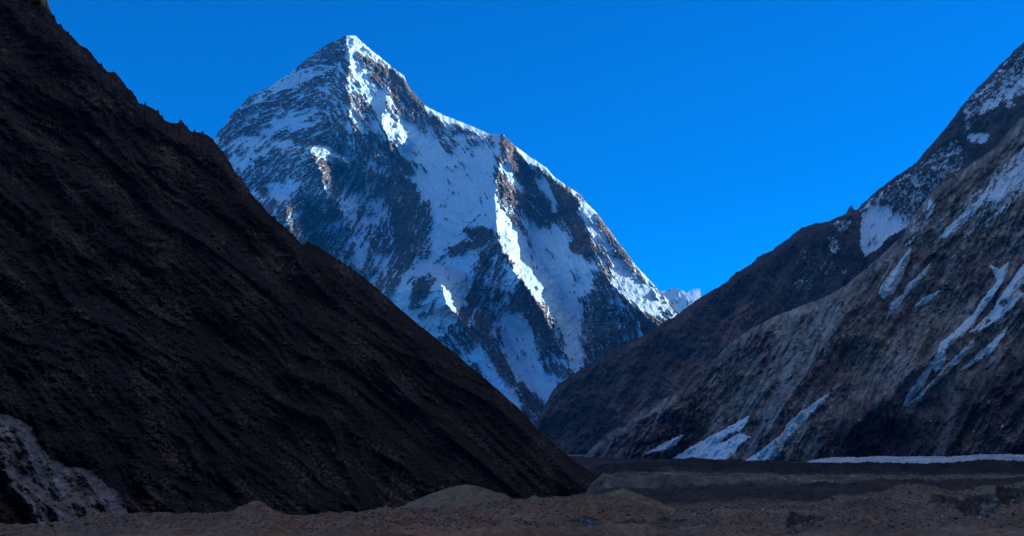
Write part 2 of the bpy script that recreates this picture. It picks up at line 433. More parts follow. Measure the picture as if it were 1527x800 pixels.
# ================================================================== RIGHT-HAND MOUNTAINS
RIDGE_SKY = [(770, 660), (790, 650), (800, 628), (812, 604), (825, 580), (845, 565), (870, 548), (900, 530), (925, 517), (950, 505), (975, 490), (1000, 475), (1020, 461),
             (1043, 443), (1060, 434), (1085, 419), (1100, 405), (1122, 393), (1130, 383), (1150, 374), (1175, 355), (1195, 340), (1215, 333), (1235, 330),
             (1250, 323), (1261, 318), (1266, 308), (1270, 306), (1274, 313), (1280, 312), (1285, 304), (1300, 291), (1325, 270), (1345, 258), (1365, 243), (1385, 220), (1400, 202),
             (1415, 185), (1430, 164), (1450, 139), (1470, 118), (1490, 99), (1510, 78), (1527, 62), (1600, -10), (1800, -180)]
def build_far_ridge():
    px, py, top = view_grid(RIDGE_SKY, 770, 1640, 1000, 700, 720, 2.6, 15, 101)
    s = py - top[None, :]
    S = np.full(px.shape, -1.0, np.float32)
    def patch(val, pts): S[inpoly(px, py, pts)] = val
    patch(-0.12, [(1430, 160), (1540, 50), (1640, 0), (1640, 190), (1527, 160), (1440, 205)])
    patch(0.12, [(1460, 165), (1500, 120), (1540, 100), (1540, 140), (1500, 165)])
    patch(-0.9, [(1440, 200), (1470, 170), (1527, 140), (1560, 200), (1480, 260), (1420, 260)])
    patch(0.5, [(1440, 200), (1462, 196), (1478, 200), (1468, 216), (1445, 214)])
    patch(0.7, [(1495, 158), (1512, 152), (1516, 158), (1500, 162)])
    patch(-0.1, [(1285, 305), (1430, 200), (1440, 240), (1400, 300), (1340, 320), (1290, 320)])
    patch(0.36, [(1283, 320), (1300, 306), (1322, 308), (1335, 320), (1352, 318), (1366, 326), (1345, 345), (1328, 352), (1310, 372), (1300, 378), (1290, 384), (1281, 372)])
    patch(-0.05, [(1345, 320), (1362, 302), (1378, 305), (1368, 330), (1350, 335)])
    patch(0.3, [(1276, 316), (1292, 306), (1284, 318)])
    patch(0.05, [(1240, 330), (1262, 326), (1276, 328), (1262, 345), (1245, 345)])
    patch(0.05, [(1232, 352), (1246, 348), (1255, 370), (1246, 382), (1236, 375)])
    patch(0.3, [(1250, 402), (1262, 402), (1272, 414), (1258, 412)])
    patch(-0.32, [(1190, 360), (1240, 380), (1260, 410), (1220, 430), (1180, 440)])
    patch(-0.3, [(1140, 395), (1165, 410), (1160, 425), (1135, 420)])
    S = blur(S, 3)
    ctrl = [(1500, 120, 48), (1450, 200, 40), (1330, 340, 62), (1250, 380, 60), (1150, 420, 55), (1000, 520, 40), (900, 580, 45)]
    n1 = streak(px, py, ctrl, 22, 7, 4, 103); n2 = streak(px, py, ctrl, 7, 2.6, 3, 108)
    snow = sstep(-0.12, 0.15, S + 0.6 * n1 + 0.6 * n2 + 0.4 * fbm(px / 3.5, py / 2.8, 3, 109, 0.7))
    D = 6200 + (700 - py) * 2.6 - (px - 800) * 0.6
    c2 = [(1500, 120, 60), (1300, 350, 75), (1150, 450, 62), (1000, 520, 55), (900, 580, 55)]
    rk = 1 - 0.8 * blur(snow, 2)
    D = D - rk * (70 * streak(px, py, c2, 120, 34, 3, 121, True) + 26 * streak(px, py, c2, 34, 11, 4, 122, True)) * (0.2 + 0.8 * sstep(0, 14, s))
    D = D - rk * (34 * ridged(px / 48, py / 42, 4, 125) + 12 * ridged(px / 14, py / 12, 3, 126)) * (0.3 + 0.7 * sstep(0, 14, s))
    D = D - 30 * tentx(px, py, [306, 340, 400], [1276, 1278, 1275], [1, 1, 1], 20, 6) - fbm(px / 4, py / 4, 3, 123) * 9 * rk
    tone = 0.35 + 0.35 * fbm(px / 50, py / 50, 3, 131) + 0.3 * fbm(px / 5, py / 7, 3, 132)
    red = np.exp(-(linedist(px, py, [(1110, 480), (1060, 540), (1000, 585), (940, 620)]) / 28.0) ** 2)
    tone = tone + 0.5 * red * sstep(-0.3, 0.3, fbm(px / 40, py / 25, 3, 133) + 0.2)
    mat = slope_material('dark_ridge_rock', (0.040, 0.032, 0.028), (0.105, 0.074, 0.058), (0.26, 0.145, 0.10), fine=0.012)
    V = add_back(P(px, py, D), 6, 260, 0.12)
    o = grid_mesh('mountain', V, mat, {'snow': pad_back(snow), 'tone': pad_back(tone)})
    return tag(o, 'dark jagged ridge with snow patches, behind the pale brown spur', 'mountain', kind='structure')
build_far_ridge()

SPUR_SKY = [(840, 700), (868, 684), (885, 665), (905, 648), (935, 628), (965, 606), (1000, 590), (1030, 572), (1050, 560), (1062, 538), (1085, 515), (1115, 492), (1150, 474),
            (1190, 458), (1235, 441), (1262, 424), (1290, 402), (1315, 380), (1345, 352), (1360, 325), (1375, 305), (1392, 282), (1420, 264), (1450, 244), (1480, 222), (1500, 200),
            (1527, 172), (1600, 110), (1720, 30)]
SPUR_CTRL = [(1500, 250, 55), (1400, 330, 52), (1450, 450, 55), (1350, 550, 55), (1250, 500, 60), (1150, 580, 55), (1000, 640, 50), (1450, 640, 60), (1300, 640, 75)]
def spur_depth(px, py, s):
    D = 3350 + (690 - py) * 2.15 + np.clip(1527 - px, -200, 700) * 1.1
    D = D - 190 * tentx(px, py, [380, 430, 500, 560, 620, 690], [1330, 1290, 1240, 1200, 1160, 1110], [0.4, .8, 1, 1, .9, .7], 110, 90)
    D = D - 200 * tentx(px, py, [470, 520, 580, 640, 700], [1460, 1400, 1330, 1270, 1225], [0, .6, 1, 1, .8], 150, 70)
    D = D - 170 * tentx(px, py, [500, 560, 620, 700], [1580, 1500, 1440, 1400], [0, .8, 1, 1], 100, 120)
    D = D - 90 * tentx(px, py, [560, 600, 650, 690], [1040, 1000, 960, 920], [0.3, .9, 1, 1], 80, 70)
    k = 0.2 + 0.8 * sstep(0, 16, s)
    D = D - k * (46 * streak(px, py, SPUR_CTRL, 110, 34, 3, 221, True) + 17 * streak(px, py, SPUR_CTRL, 30, 12, 4, 222, True))
    D = D - k * (38 * ridged(px / 150 + py / 400, py / 150 - px / 300, 2, 229) + 26 * ridged(px / 62, py / 50, 4, 225) + 22 * streak(px, py, SPUR_CTRL, 70, 20, 5, 227, True) + 10 * streak(px, py, SPUR_CTRL, 22, 8, 4, 228, True) + 5 * ridged(px / 17, py / 14, 4, 224) + 4 * ridged(px / 6, py / 5, 2, 226)) - 3.5 * fbm(px / 3.5, py / 3.5, 3, 223)
    return D
def build_spur():
    px, py, top = view_grid(SPUR_SKY, 850, 1700, 1050, 780, 712, 2.2, 18, 201)
    s = py - top[None, :]
    D = spur_depth(px, py, s)
    S = np.full(px.shape, -1.0, np.float32)
    for val, pts in [(-0.06, [(1440, 300), (1527, 215), (1700, 150), (1700, 240), (1527, 290), (1470, 340), (1430, 360)]),
                     (0.1, [(1490, 270), (1527, 220), (1600, 190), (1600, 230), (1510, 300)]),
                     (-0.05, [(1360, 330), (1390, 290), (1400, 300), (1375, 345), (1350, 370)])]:
        S[inpoly(px, py, pts)] = val
    S = np.maximum(S, -0.42 + 0 * S) * 1.0
    S = blur(S, 5)
    snow = sstep(-0.1, 0.16, S + 0.55 * streak(px, py, SPUR_CTRL, 26, 7, 4, 203) + 0.5 * streak(px, py, SPUR_CTRL, 8, 3, 3, 208))
    tone = 0.66 + 0.34 * fbm(px / 55, py / 45, 3, 231) + 0.28 * fbm(px / 6, py / 7, 3, 232) + 0.24 * streak(px, py, SPUR_CTRL, 70, 8, 4, 233) - 0.28 * sstep(0.45, 0.8, streak(px, py, SPUR_CTRL, 60, 11, 3, 235, True))
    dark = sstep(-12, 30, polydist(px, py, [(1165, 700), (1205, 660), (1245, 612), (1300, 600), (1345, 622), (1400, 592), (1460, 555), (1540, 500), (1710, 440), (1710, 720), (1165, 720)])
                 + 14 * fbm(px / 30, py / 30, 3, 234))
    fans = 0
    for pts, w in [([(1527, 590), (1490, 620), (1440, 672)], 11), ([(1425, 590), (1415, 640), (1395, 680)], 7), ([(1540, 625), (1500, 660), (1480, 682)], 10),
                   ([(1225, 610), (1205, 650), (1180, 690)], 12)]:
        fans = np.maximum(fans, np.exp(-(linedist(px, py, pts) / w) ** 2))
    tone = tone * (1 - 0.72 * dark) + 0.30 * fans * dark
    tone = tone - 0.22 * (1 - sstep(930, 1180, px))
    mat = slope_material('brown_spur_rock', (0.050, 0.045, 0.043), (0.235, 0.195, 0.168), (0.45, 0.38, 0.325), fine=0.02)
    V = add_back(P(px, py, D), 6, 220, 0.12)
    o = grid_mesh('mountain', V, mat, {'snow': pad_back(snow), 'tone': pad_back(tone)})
    return tag(o, 'pale brown rocky spur streaked with snow gullies, in front of the dark ridge', 'mountain', kind='structure')
build_spur()

# ================================================================== LEFT-HAND SLOPE (in shade, near)
LEFT_SKY = [(-260, -420), (0, -130), (52, -45), (60, -18), (68, 0), (78, 22), (85, 34), (100, 48), (120, 68), (130, 72), (140, 85), (150, 97), (160, 107), (172, 107), (180, 118), (195, 138),
            (205, 152), (225, 160), (232, 165), (240, 175), (250, 182), (262, 183), (270, 182), (280, 192), (288, 198), (300, 198), (312, 203), (320, 212), (335, 230),
            (345, 250), (360, 268), (375, 290), (390, 305), (400, 318), (420, 335), (435, 350), (450, 365), (460, 362), (475, 368), (500, 385), (530, 405), (545, 415),
            (560, 428), (590, 455), (620, 480), (650, 505), (680, 527), (700, 545), (730, 570), (760, 597), (780, 615), (800, 640), (830, 665), (860, 690), (880, 703),
            (895, 716), (905, 740), (915, 790)]
LEFT_CTRL = [(100, 300, -42), (500, 600, -44), (300, 500, -45), (700, 650, -40), (100, 650, -50)]
def left_depth(px, py, s):
    D = 600 + px * 1.1 + (770 - py) * 1.1
    k = 0.12 + 0.88 * sstep(0, 30, s)
    up = sstep(600, 60, px)
    D = D - k * (34 * streak(px, py, LEFT_CTRL, 300, 70, 3, 321, True) + 26 * fbm(px / 130, py / 130, 2, 320))
    D = D - k * (4 + 12 * up) * ridged(px / 75, py / 60, 5, 326, 0.55) - k * 3.0 * streak(px, py, LEFT_CTRL, 60, 13, 3, 322, True) * sstep(-0.2, 0.3, fbm(px / 120, py / 120, 2, 327))
    D = D - k * (1.5 + 5.0 * up) * ridged(px / 20, py / 16, 4, 324) - (1.5 + 1.6 * up) * fbm(px / 4.0, py / 4.0, 3, 323, 0.7) - k * 2.2 * np.clip(perlin(px / 7.0, py / 6.0, 329) - 0.25, 0, 1) * 4
    return D
def build_left():
    px, py, top = view_grid(LEFT_SKY, -260, 914, 1400, 950, 800, 1.8, 17, 301)
    u = px[0]
    rough = sstep(640, 250, u)
    top2 = 7.0 * rough * np.clip(ridged(u / 13, u * 0 + 9.5, 3, 305) - 0.35, 0, 1) * -1.6
    py = py + top2[None, :] * (1 - np.linspace(0, 1, py.shape[0])[:, None]) ** 3
    top = py[0]
    s = py - top[None, :]
    D = left_depth(px, py, s)
    tone = 0.42 + 0.30 * fbm(px / 70, py / 60, 3, 331) + 0.30 * streak(px, py, LEFT_CTRL, 120, 18, 4, 333) + 0.55 * fbm(px / 4.5, py / 4.5, 4, 332, 0.75)
    tone = tone + 0.25 * sstep(0.25, 0.6, streak(px, py, LEFT_CTRL, 40, 10, 4, 335))
    pale = sstep(0.18, 0.5, streak(px, py, LEFT_CTRL, 110, 34, 3, 336) + 0.15)
    tone = tone + pale * 0.9 * np.clip(fbm(px / 5.5, py / 4.5, 3, 337, 0.7) + 0.1, 0, 1)
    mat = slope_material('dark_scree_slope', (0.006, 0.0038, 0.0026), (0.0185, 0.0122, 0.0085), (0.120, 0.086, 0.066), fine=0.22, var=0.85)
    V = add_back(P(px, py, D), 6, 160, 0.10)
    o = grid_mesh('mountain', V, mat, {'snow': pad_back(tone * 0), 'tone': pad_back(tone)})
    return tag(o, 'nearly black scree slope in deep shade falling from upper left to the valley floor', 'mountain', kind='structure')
build_left()

# ================================================================== GROUND: moraine-covered glacier
FSKY = [(-400, 790), (0, 788), (80, 786), (130, 775), (200, 772), (340, 770), (365, 762), (386, 755), (408, 765), (425, 771), (460, 773), (500, 768), (560, 764), (620, 764), (680, 760),
        (760, 753), (840, 745), (890, 742), (930, 748), (970, 762), (1000, 768), (1040, 766), (1070, 757), (1100, 749), (1140, 748), (1160, 754), (1205, 757), (1240, 746), (1310, 742),
        (1340, 731), (1385, 729), (1420, 735), (1460, 730), (1527, 725), (1900, 715)]
B_SKY = [(-400, 800), (850, 772), (900, 746), (950, 745), (1000, 738), (1100, 735), (1200, 731), (1300, 722), (1527, 718), (1900, 716)]
C_SKY = [(-400, 800), (850, 775), (882, 728), (900, 714), (1000, 712), (1200, 716), (1527, 716), (1900, 716)]
D_SKY = [(-400, 760), (850, 730), (878, 703), (900, 694), (950, 691), (1000, 688), (1040, 684), (1080, 688), (1130, 689), (1200, 692), (1300, 691), (1370, 693), (1430, 691), (1470, 687), (1527, 690), (1900, 690)]
def ground_xy(px, d):
    """height of the valley floor (metres, relative to the eye) at a bearing given as photo column, and distance"""
    z = lambda y, D: (HY - y) / F * D
    fs = interp_sky(FSKY, px)
    lines = [(0, -2.5 + 0 * px), (40, -7 + 0 * px), (150, -12.5 + 0 * px), (260, -14.5 + 0 * px), (330, z(np.maximum(786, fs + 20), 330)), (420, z(fs, 420)), (490, z(fs + 8, 490)),
             (600, z(interp_sky(B_SKY, px) + 16, 600)), (760, z(interp_sky(B_SKY, px), 760)), (860, z(interp_sky(B_SKY, px) + 3, 860)),
             (1150, z(interp_sky(C_SKY, px) + 8, 1150)), (1500, z(interp_sky(C_SKY, px), 1500)), (1900, z(interp_sky(C_SKY, px) - 0.5, 1900)), (2150, z(interp_sky(D_SKY, px), 2150)),
             (2400, z(interp_sky(D_SKY, px) + 4, 2400)), (3200, z(689, 3200) + 0 * px), (5000, z(680, 5000) + 0 * px), (9000, 180 + 0 * px), (16000, 420 + 0 * px), (60000, 900 + 0 * px)]
    ld = np.log(np.array([a for a, _ in lines]) + 30.0)
    Z = np.stack([b for _, b in lines], 0)                       # lines x columns
    t = np.interp(np.log(d + 30.0), ld, np.arange(len(lines)))
    i = np.clip(np.floor(t).astype(int), 0, len(lines) - 2); f = t - i
    f = f * f * (3 - 2 * f)
    return Z[i] * (1 - f) + Z[i + 1] * f
GROUND = {}
def build_ground():
    side = np.geomspace(30, 60000, 36)
    u = np.concatenate([-320 - side[::-1], np.linspace(-320, 1840, 1150), 1840 + side])
    d = np.concatenate([np.geomspace(2, 240, 80)[:-1], np.geomspace(240, 560, 520), np.geomspace(560, 2700, 330)[1:], np.geomspace(2700, 15200, 40)[1:]])
    rows = []
    Z = np.empty((len(d), len(u)))
    uu = np.broadcast_to(u, Z.shape); dd = np.broadcast_to(d[:, None], Z.shape)
    for r in range(len(d)):
        pass
    Z = ground_block(u, d)
    X = (uu - CX) / F * dd
    hum = sstep(60, 200, dd)
    a1 = np.interp(dd, [100, 300, 420, 700, 1000, 1500, 2200, 3000], [1.2, 1.5, 1.3, 2.2, 5.0, 5.5, 3.2, 2.0]) * hum
    Z = Z + a1 * (fbm(X / 26, dd / 26, 4, 401) + 0.55 * ridged(X / 11, dd / 14, 3, 402) - 0.2)
    rough2 = np.interp(dd, [200, 300, 480, 620, 900, 2400, 3000], [0, 1.6, 1.6, 3.5, 5.0, 5.0, 2])
    Z = Z + hum * rough2 * (np.maximum(ridged(X / 34 + 5, dd / 70, 4, 406, 0.55) - 0.15, 0) - 0.25)
    Z = Z + hum * 0.45 * fbm(X / 3.1, dd / 3.4, 3, 404) * np.interp(dd, [0, 300, 1500], [0.6, 1.1, 5])
    icy = np.interp(dd, [900, 1100, 1900, 2050], [0, 1, 1, 0])
    Z = Z + icy * 4.0 * ridged(X / 45, dd / 60, 3, 405)
    Z = Z + hum * np.interp(dd, [200, 290, 380, 425, 470], [0, 1, 1, 0.3, 0]) * 3.8 * (ridged(X / 42 + 2, dd / 40, 3, 407, 0.5) - 0.25)
    # hollows with steep ice-cored back walls in the near moraine
    ice = np.zeros(Z.shape)
    for pts, dep in HOLLOWS:
        sd = polydist(uu, dd, pts)                               # bearing column / metres
        edge = 9.0 * fbm(uu / 22, dd / 14, 4, 411)
        back = sstep(-2.0, 4.5, sd * 0.6 + edge * 0.4)
        Z = Z - dep * back * (0.25 + 1.1 * sstep(-0.35, 0.45, fbm(uu / 26, dd / 30, 3, 412)))
        ice = np.maximum(ice, sstep(-3.5, -0.5, sd * 0.6 + edge * .4) * (1 - sstep(3.0, 6.0, sd * 0.6 + edge * .4)))
    icetone = 0.42 + 0.6 * fbm(uu / 11 + Z / 2.2, Z / 1.6 - uu / 40, 4, 431, 0.6) + 0.4 * fbm(uu / 24, Z / 3, 2, 432)
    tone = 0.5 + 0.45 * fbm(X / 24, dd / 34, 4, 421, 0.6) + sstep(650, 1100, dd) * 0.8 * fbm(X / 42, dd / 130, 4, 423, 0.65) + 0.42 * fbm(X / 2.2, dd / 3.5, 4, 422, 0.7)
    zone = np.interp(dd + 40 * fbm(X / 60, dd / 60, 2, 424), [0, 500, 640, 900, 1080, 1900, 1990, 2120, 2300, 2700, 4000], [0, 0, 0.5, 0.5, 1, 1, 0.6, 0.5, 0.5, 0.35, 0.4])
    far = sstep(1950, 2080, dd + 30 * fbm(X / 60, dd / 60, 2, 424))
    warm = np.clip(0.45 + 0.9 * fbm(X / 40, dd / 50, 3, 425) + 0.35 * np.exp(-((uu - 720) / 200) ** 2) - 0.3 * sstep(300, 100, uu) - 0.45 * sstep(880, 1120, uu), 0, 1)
    GROUND.update(u=u, d=d, Z=Z, ice=ice)
    V = np.stack([X, dd, Z], -1)
    m = Mat('moraine_rubble')
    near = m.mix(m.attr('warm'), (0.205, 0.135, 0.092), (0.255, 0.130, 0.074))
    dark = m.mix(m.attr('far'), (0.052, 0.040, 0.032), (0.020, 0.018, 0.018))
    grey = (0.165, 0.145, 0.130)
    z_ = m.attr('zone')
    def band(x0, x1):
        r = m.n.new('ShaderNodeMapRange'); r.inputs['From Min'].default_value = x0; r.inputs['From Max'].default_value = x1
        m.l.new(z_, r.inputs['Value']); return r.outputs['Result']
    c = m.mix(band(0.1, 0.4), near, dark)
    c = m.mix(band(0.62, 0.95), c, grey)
    t = m.ramp(m.attr('tone'), [(0.1, (0.40, 0.40, 0.40)), (0.5, (0.95, 0.95, 0.95)), (0.8, (1.5, 1.5, 1.5)), (0.97, (2.6, 2.6, 2.6))])
    c = m.mix(1.0, c, t, 'MULTIPLY')
    sp = m.ramp(m.noise(0.9, 6, 0.8), [(0.35, (0.55,) * 3), (0.65, (1.35,) * 3)])
    c = m.mix(1.0, c, sp, 'MULTIPLY')
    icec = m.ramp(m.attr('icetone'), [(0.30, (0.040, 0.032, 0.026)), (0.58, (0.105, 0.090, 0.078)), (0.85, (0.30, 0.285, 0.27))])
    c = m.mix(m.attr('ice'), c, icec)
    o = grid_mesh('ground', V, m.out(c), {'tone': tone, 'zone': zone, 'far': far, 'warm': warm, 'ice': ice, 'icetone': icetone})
    o['kind'] = 'structure'
    return o
def ground_block(u, d):
    z = np.empty((len(d), len(u)))
    for r, dr in enumerate(d):
        z[r] = ground_xy(u, dr) if np.ndim(dr) else ground_row(u, dr)
    return z
def ground_row(u, dr):
    return ground_xy(u, float(dr))
# outlines in (photo column, distance in metres)
HOLLOWS = [([(1388, 388), (1420, 392), (1455, 395), (1490, 390), (1500, 372), (1480, 356), (1440, 350), (1400, 362)], 4.2),
           ([(1488, 398), (1520, 402), (1530, 385), (1510, 368), (1494, 376)], 4.5),
           ([(1180, 352), (1196, 356), (1240, 330), (1200, 300), (1176, 318)], 4.0),
           ([(835, 330), (900, 336), (980, 352), (1010, 356), (1040, 338), (980, 318), (900, 300), (840, 305)], 3.5)]
build_ground()
def build_ground_behind():
    x = np.linspace(-6000, 1150, 60); y = np.linspace(-3200, 2.2, 60)
    X, Y = np.meshgrid(x, y)
    Z = -3.4 - 6 * sstep(0, 200, -Y) + 3 * fbm(X / 200, Y / 200, 3, 440) * sstep(20, 200, -Y)
    m = Mat('moraine_behind')
    o = grid_mesh('ground', np.stack([X, Y, Z], -1), m.out(m.ramp(m.noise(0.3, 6, 0.7), [(0.3, (0.09, 0.065, 0.05)), (0.7, (0.2, 0.15, 0.11))])))
    o['kind'] = 'structure'
build_ground_behind()

# ================================================================== EAST WALL OF THE VALLEY (beyond the right edge; it keeps the valley in shade)
def build_east():
    y = np.linspace(-2500, 4700, 150); t = np.linspace(-0.05, 2.0, 90)
    T, Y = np.meshgrid(t, y)
    base = np.maximum(1000, 0.43 * Y + 90)
    X = base + 1500 * T
    Hc = 2050 + 150 * np.sin(Y / 700)
    Z = Hc * (1 - np.abs(T - 1)) + 60 * ridged(X / 500, Y / 500, 4, 501) * np.clip(T * 3, 0, 1)
    m = slope_material('east_wall_rock', (0.04, 0.035, 0.033), (0.09, 0.075, 0.065), (0.16, 0.13, 0.11), fine=0.01)
    o = grid_mesh('mountain', np.stack([X, Y, Z], -1), m, {'tone': 0.5 + 0 * X, 'snow': 0 * X})
    return tag(o, kind='structure')
build_east()

def ground_z(px, d):
    u, dv, Z = GROUND['u'], GROUND['d'], GROUND['Z']
    a = np.clip(np.interp(px, u, np.arange(len(u))), 0, len(u) - 1.001); b = np.clip(np.interp(d, dv, np.arange(len(dv))), 0, len(dv) - 1.001)
    i, j = a.astype(int), b.astype(int); fa, fb = a - i, b - j
    return (Z[j, i] * (1 - fa) + Z[j, i + 1] * fa) * (1 - fb) + (Z[j + 1, i] * (1 - fa) + Z[j + 1, i + 1] * fa) * fb

# ================================================================== SNOW LYING IN THE GULLIES OF THE SPUR
def snow_material():
    m = Mat('old_snow', rough=0.7)
    c = m.ramp(m.noise(0.03, 6, 0.7), [(0.3, (0.62, 0.68, 0.72)), (0.6, (0.78, 0.84, 0.88))])
    return m.out(c)
SNOW = snow_material()
def snow_patch(pts, label, thick=9.0, rag=2.6, holes=(), seed=0):
    xs = [p[0] for p in pts]; ys = [p[1] for p in pts]
    x0, x1, y0, y1 = min(xs) - 5, max(xs) + 5, min(ys) - 5, max(ys) + 5
    px, py = np.meshgrid(np.arange(x0, x1, 0.6), np.arange(y0, y1, 0.6))
    sd = polydist(px, py, pts)
    for h in holes:
        sd = np.minimum(sd, -polydist(px, py, h))
    sd = sd + rag * 1.3 * streak(px, py, SPUR_CTRL, 14, 4, 4, 600 + seed) + rag * 0.5 * fbm(px / 3, py / 3, 3, 650 + seed) - 0.2
    off = thick * np.clip(sd / 1.6, -1.6, 1.0) + 2.0 * fbm(px / 12, py / 9, 3, 660 + seed)
    s = py - interp_sky(SPUR_SKY, px)
    D = spur_depth(px, py, s)
    D = D - off - 6.0
    o = grid_mesh('snow_patch', P(px, py, D), SNOW, None, keep=sd > -3.0, smooth=True)
    return tag(o, label, 'snow patch', 'snow patches on the brown spur')
snow_patch([(1001, 686), (1030, 668), (1060, 652), (1090, 636), (1117, 621), (1112, 634), (1104, 646), (1118, 652), (1100, 668), (1083, 686)],
           'broad low snow fan at the foot of the brown spur, left of a narrower tongue', 10, 1.8, [[(1068, 662), (1098, 640), (1104, 646), (1080, 660)]], 1)
snow_patch([(1110, 689), (1135, 672), (1158, 654), (1168, 646), (1172, 634), (1190, 618), (1215, 601), (1238, 586), (1228, 601), (1205, 622), (1184, 645), (1168, 664), (1164, 680), (1142, 690)],
           'long snow tongue rising from the spur foot into a thin curved tail', 10, 1.8, (), 2)
snow_patch([(962, 678), (985, 664), (1017, 650), (1010, 660), (990, 672)], 'small thin snow streak low on the spur, left of the broad snow fan', 7, 2.0, (), 3)
snow_patch([(1310, 438), (1316, 424), (1328, 408), (1340, 394), (1352, 378), (1358, 371), (1356, 386), (1348, 404), (1342, 420), (1330, 438), (1318, 447)],
           'wide blunt snow slab high on the spur, just below the dark ridge', 9, 1.6, (), 4)
snow_patch([(1322, 475), (1330, 452), (1346, 440), (1352, 426), (1368, 414), (1388, 393), (1382, 408), (1366, 426), (1350, 440), (1338, 458), (1328, 468)],
           'narrow ragged snow streak right of the blunt snow slab', 8, 1.8, (), 5)
snow_patch([(1366, 456), (1378, 444), (1390, 440), (1402, 434), (1388, 446), (1374, 456)], 'small isolated snow streak in the middle of the brown rock face', 7, 1.6, (), 6)
snow_patch([(1344, 612), (1352, 592), (1366, 572), (1380, 552), (1396, 530), (1404, 512), (1424, 496), (1440, 478), (1452, 470), (1462, 452), (1474, 436), (1488, 420), (1476, 396), (1490, 402),
            (1504, 392), (1500, 410), (1492, 424), (1482, 440), (1470, 458), (1458, 472), (1452, 486), (1438, 494), (1424, 512), (1410, 522), (1408, 540), (1396, 556), (1390, 552), (1376, 576), (1358, 596)],
           'longest snow gully on the spur, forked at its top', 9, 1.8, (), 7)
snow_patch([(1446, 496), (1458, 486), (1474, 470), (1484, 456), (1496, 438), (1508, 420), (1520, 404), (1534, 388), (1534, 412), (1520, 432), (1528, 440), (1512, 456), (1494, 474), (1476, 486), (1460, 496)],
           'broad snow gully with rock islands, running out at the right edge', 9, 1.8, [[(1491, 452), (1500, 444), (1504, 452), (1494, 460)], [(1468, 478), (1476, 473), (1477, 480), (1470, 485)]], 8)
snow_patch([(1352, 606), (1376, 584), (1398, 562), (1416, 542), (1436, 522), (1452, 508), (1450, 518), (1432, 538), (1412, 556), (1390, 576), (1370, 594)],
           'thin straight snow streak just below the longest snow gully', 8, 1.8, (), 9)
snow_patch([(1432, 552), (1450, 536), (1470, 518), (1490, 500), (1502, 490), (1494, 506), (1480, 524), (1462, 536), (1444, 546)],
           'pointed snow wedge lowest on the upper gullies, at the edge of the dark lower face', 8, 1.6, (), 10)
snow_patch([(1400, 356), (1412, 340), (1428, 328), (1444, 312), (1462, 296), (1474, 286), (1468, 302), (1450, 320), (1436, 334), (1416, 350)],
           'slanting snow band near the crest of the spur', 8, 2.6, (), 11)
snow_patch([(1470, 300), (1484, 282), (1500, 262), (1520, 246), (1540, 232), (1540, 256), (1522, 268), (1508, 288), (1490, 302)],
           'topmost ragged snow field near the right edge of the spur', 8, 3.6, (), 12)

# ================================================================== ICE: cliff under the left slope, white strip across the valley
def dirty_ice(name, lo, mid, hi, scale):
    m = Mat(name, rough=0.5, spec=0.3)
    c = m.ramp(m.noise(scale, 7, 0.72), [(0.32, lo), (0.5, mid), (0.68, hi)])
    return m.out(c)
def build_ice_cliff():
    pts = [(-40, 612), (0, 622), (20, 626), (44, 640), (56, 660), (74, 686), (98, 699), (128, 703), (150, 718), (176, 742), (200, 778), (150, 796), (60, 796), (46, 778), (30, 752), (12, 732), (10, 722), (0, 712), (-40, 690)]
    px, py = np.meshgrid(np.arange(-44, 206, 0.6), np.arange(606, 800, 0.6))
    sd = polydist(px, py, pts) + 3.5 * fbm(px / 14, py / 14, 4, 701) + 1.5 * fbm(px / 4, py / 4, 3, 702)
    D = left_depth(px, py, py * 0 + 400)
    off = 22 * np.clip(sd / 9.0, -0.5, 1.0) + 17 * ridged(px / 60 + py / 110, py / 90 - px / 90, 2, 703) + 3.2 * streak(px, py, [(50, 700, -68), (150, 750, -60)], 40, 9, 4, 704, True) + 0.7 * fbm(px / 4, py / 4, 3, 705)
    tone = 0.55 + 0.45 * streak(px, py, [(50, 700, -68), (150, 750, -60)], 50, 10, 4, 706) + 0.35 * fbm(px / 22, py / 22, 4, 707, 0.65) - 0.25 * sstep(5, -2, sd)
    m = Mat('pale_dirty_ice', rough=0.5, spec=0.3)
    c = m.ramp(m.attr('tone'), [(0.12, (0.040, 0.029, 0.022)), (0.42, (0.15, 0.118, 0.095)), (0.65, (0.25, 0.21, 0.18)), (0.95, (0.40, 0.40, 0.40))])
    c = m.mix(1.0, c, m.ramp(m.noise(0.35, 6, 0.75), [(0.3, (0.6,) * 3), (0.7, (1.3,) * 3)]), 'MULTIPLY')
    o = grid_mesh('ice_cliff', P(px, py, D - off), m.out(c), {'tone': tone}, keep=sd > -3.5)
    return tag(o, 'pale grey broken ice cliff at the foot of the dark left slope', 'ice cliff')
build_ice_cliff()
def build_ice_strip():
    u = np.linspace(1204, 1640, 760); t = np.linspace(0, 1, 46)
    U, T = np.meshgrid(u, t)
    D = 2760 + 150 * T
    crest = (HY - np.interp(u, [1204, 1215, 1240, 1300, 1380, 1450, 1527, 1640], [690, 687.5, 685.5, 683.5, 683, 681, 679.5, 678])) / F * 2835
    base = (HY - 698) / F * 2760
    prof = np.clip(np.sin(np.pi * np.clip(T, 0, 1)) * 1.25, 0, 1) ** 0.7
    X = (U - CX) / F * D
    Z = base + (crest[None, :] - base) * prof + prof * (5.5 * ridged(X / 22, D / 24, 4, 721, 0.6) + 5.0 * fbm(X / 90, D / 200, 2, 723) + 2.2 * fbm(X / 4, D / 5, 3, 722) - 1.8)
    m = dirty_ice('white_glacier_ice', (0.30, 0.36, 0.42), (0.52, 0.60, 0.66), (0.70, 0.78, 0.84), 0.03)
    o = grid_mesh('glacier_ice', np.stack([X, D, Z], -1), m)
    return tag(o, 'long white strip of glacier ice at the foot of the brown spur, behind dark moraine', 'glacier')
build_ice_strip()

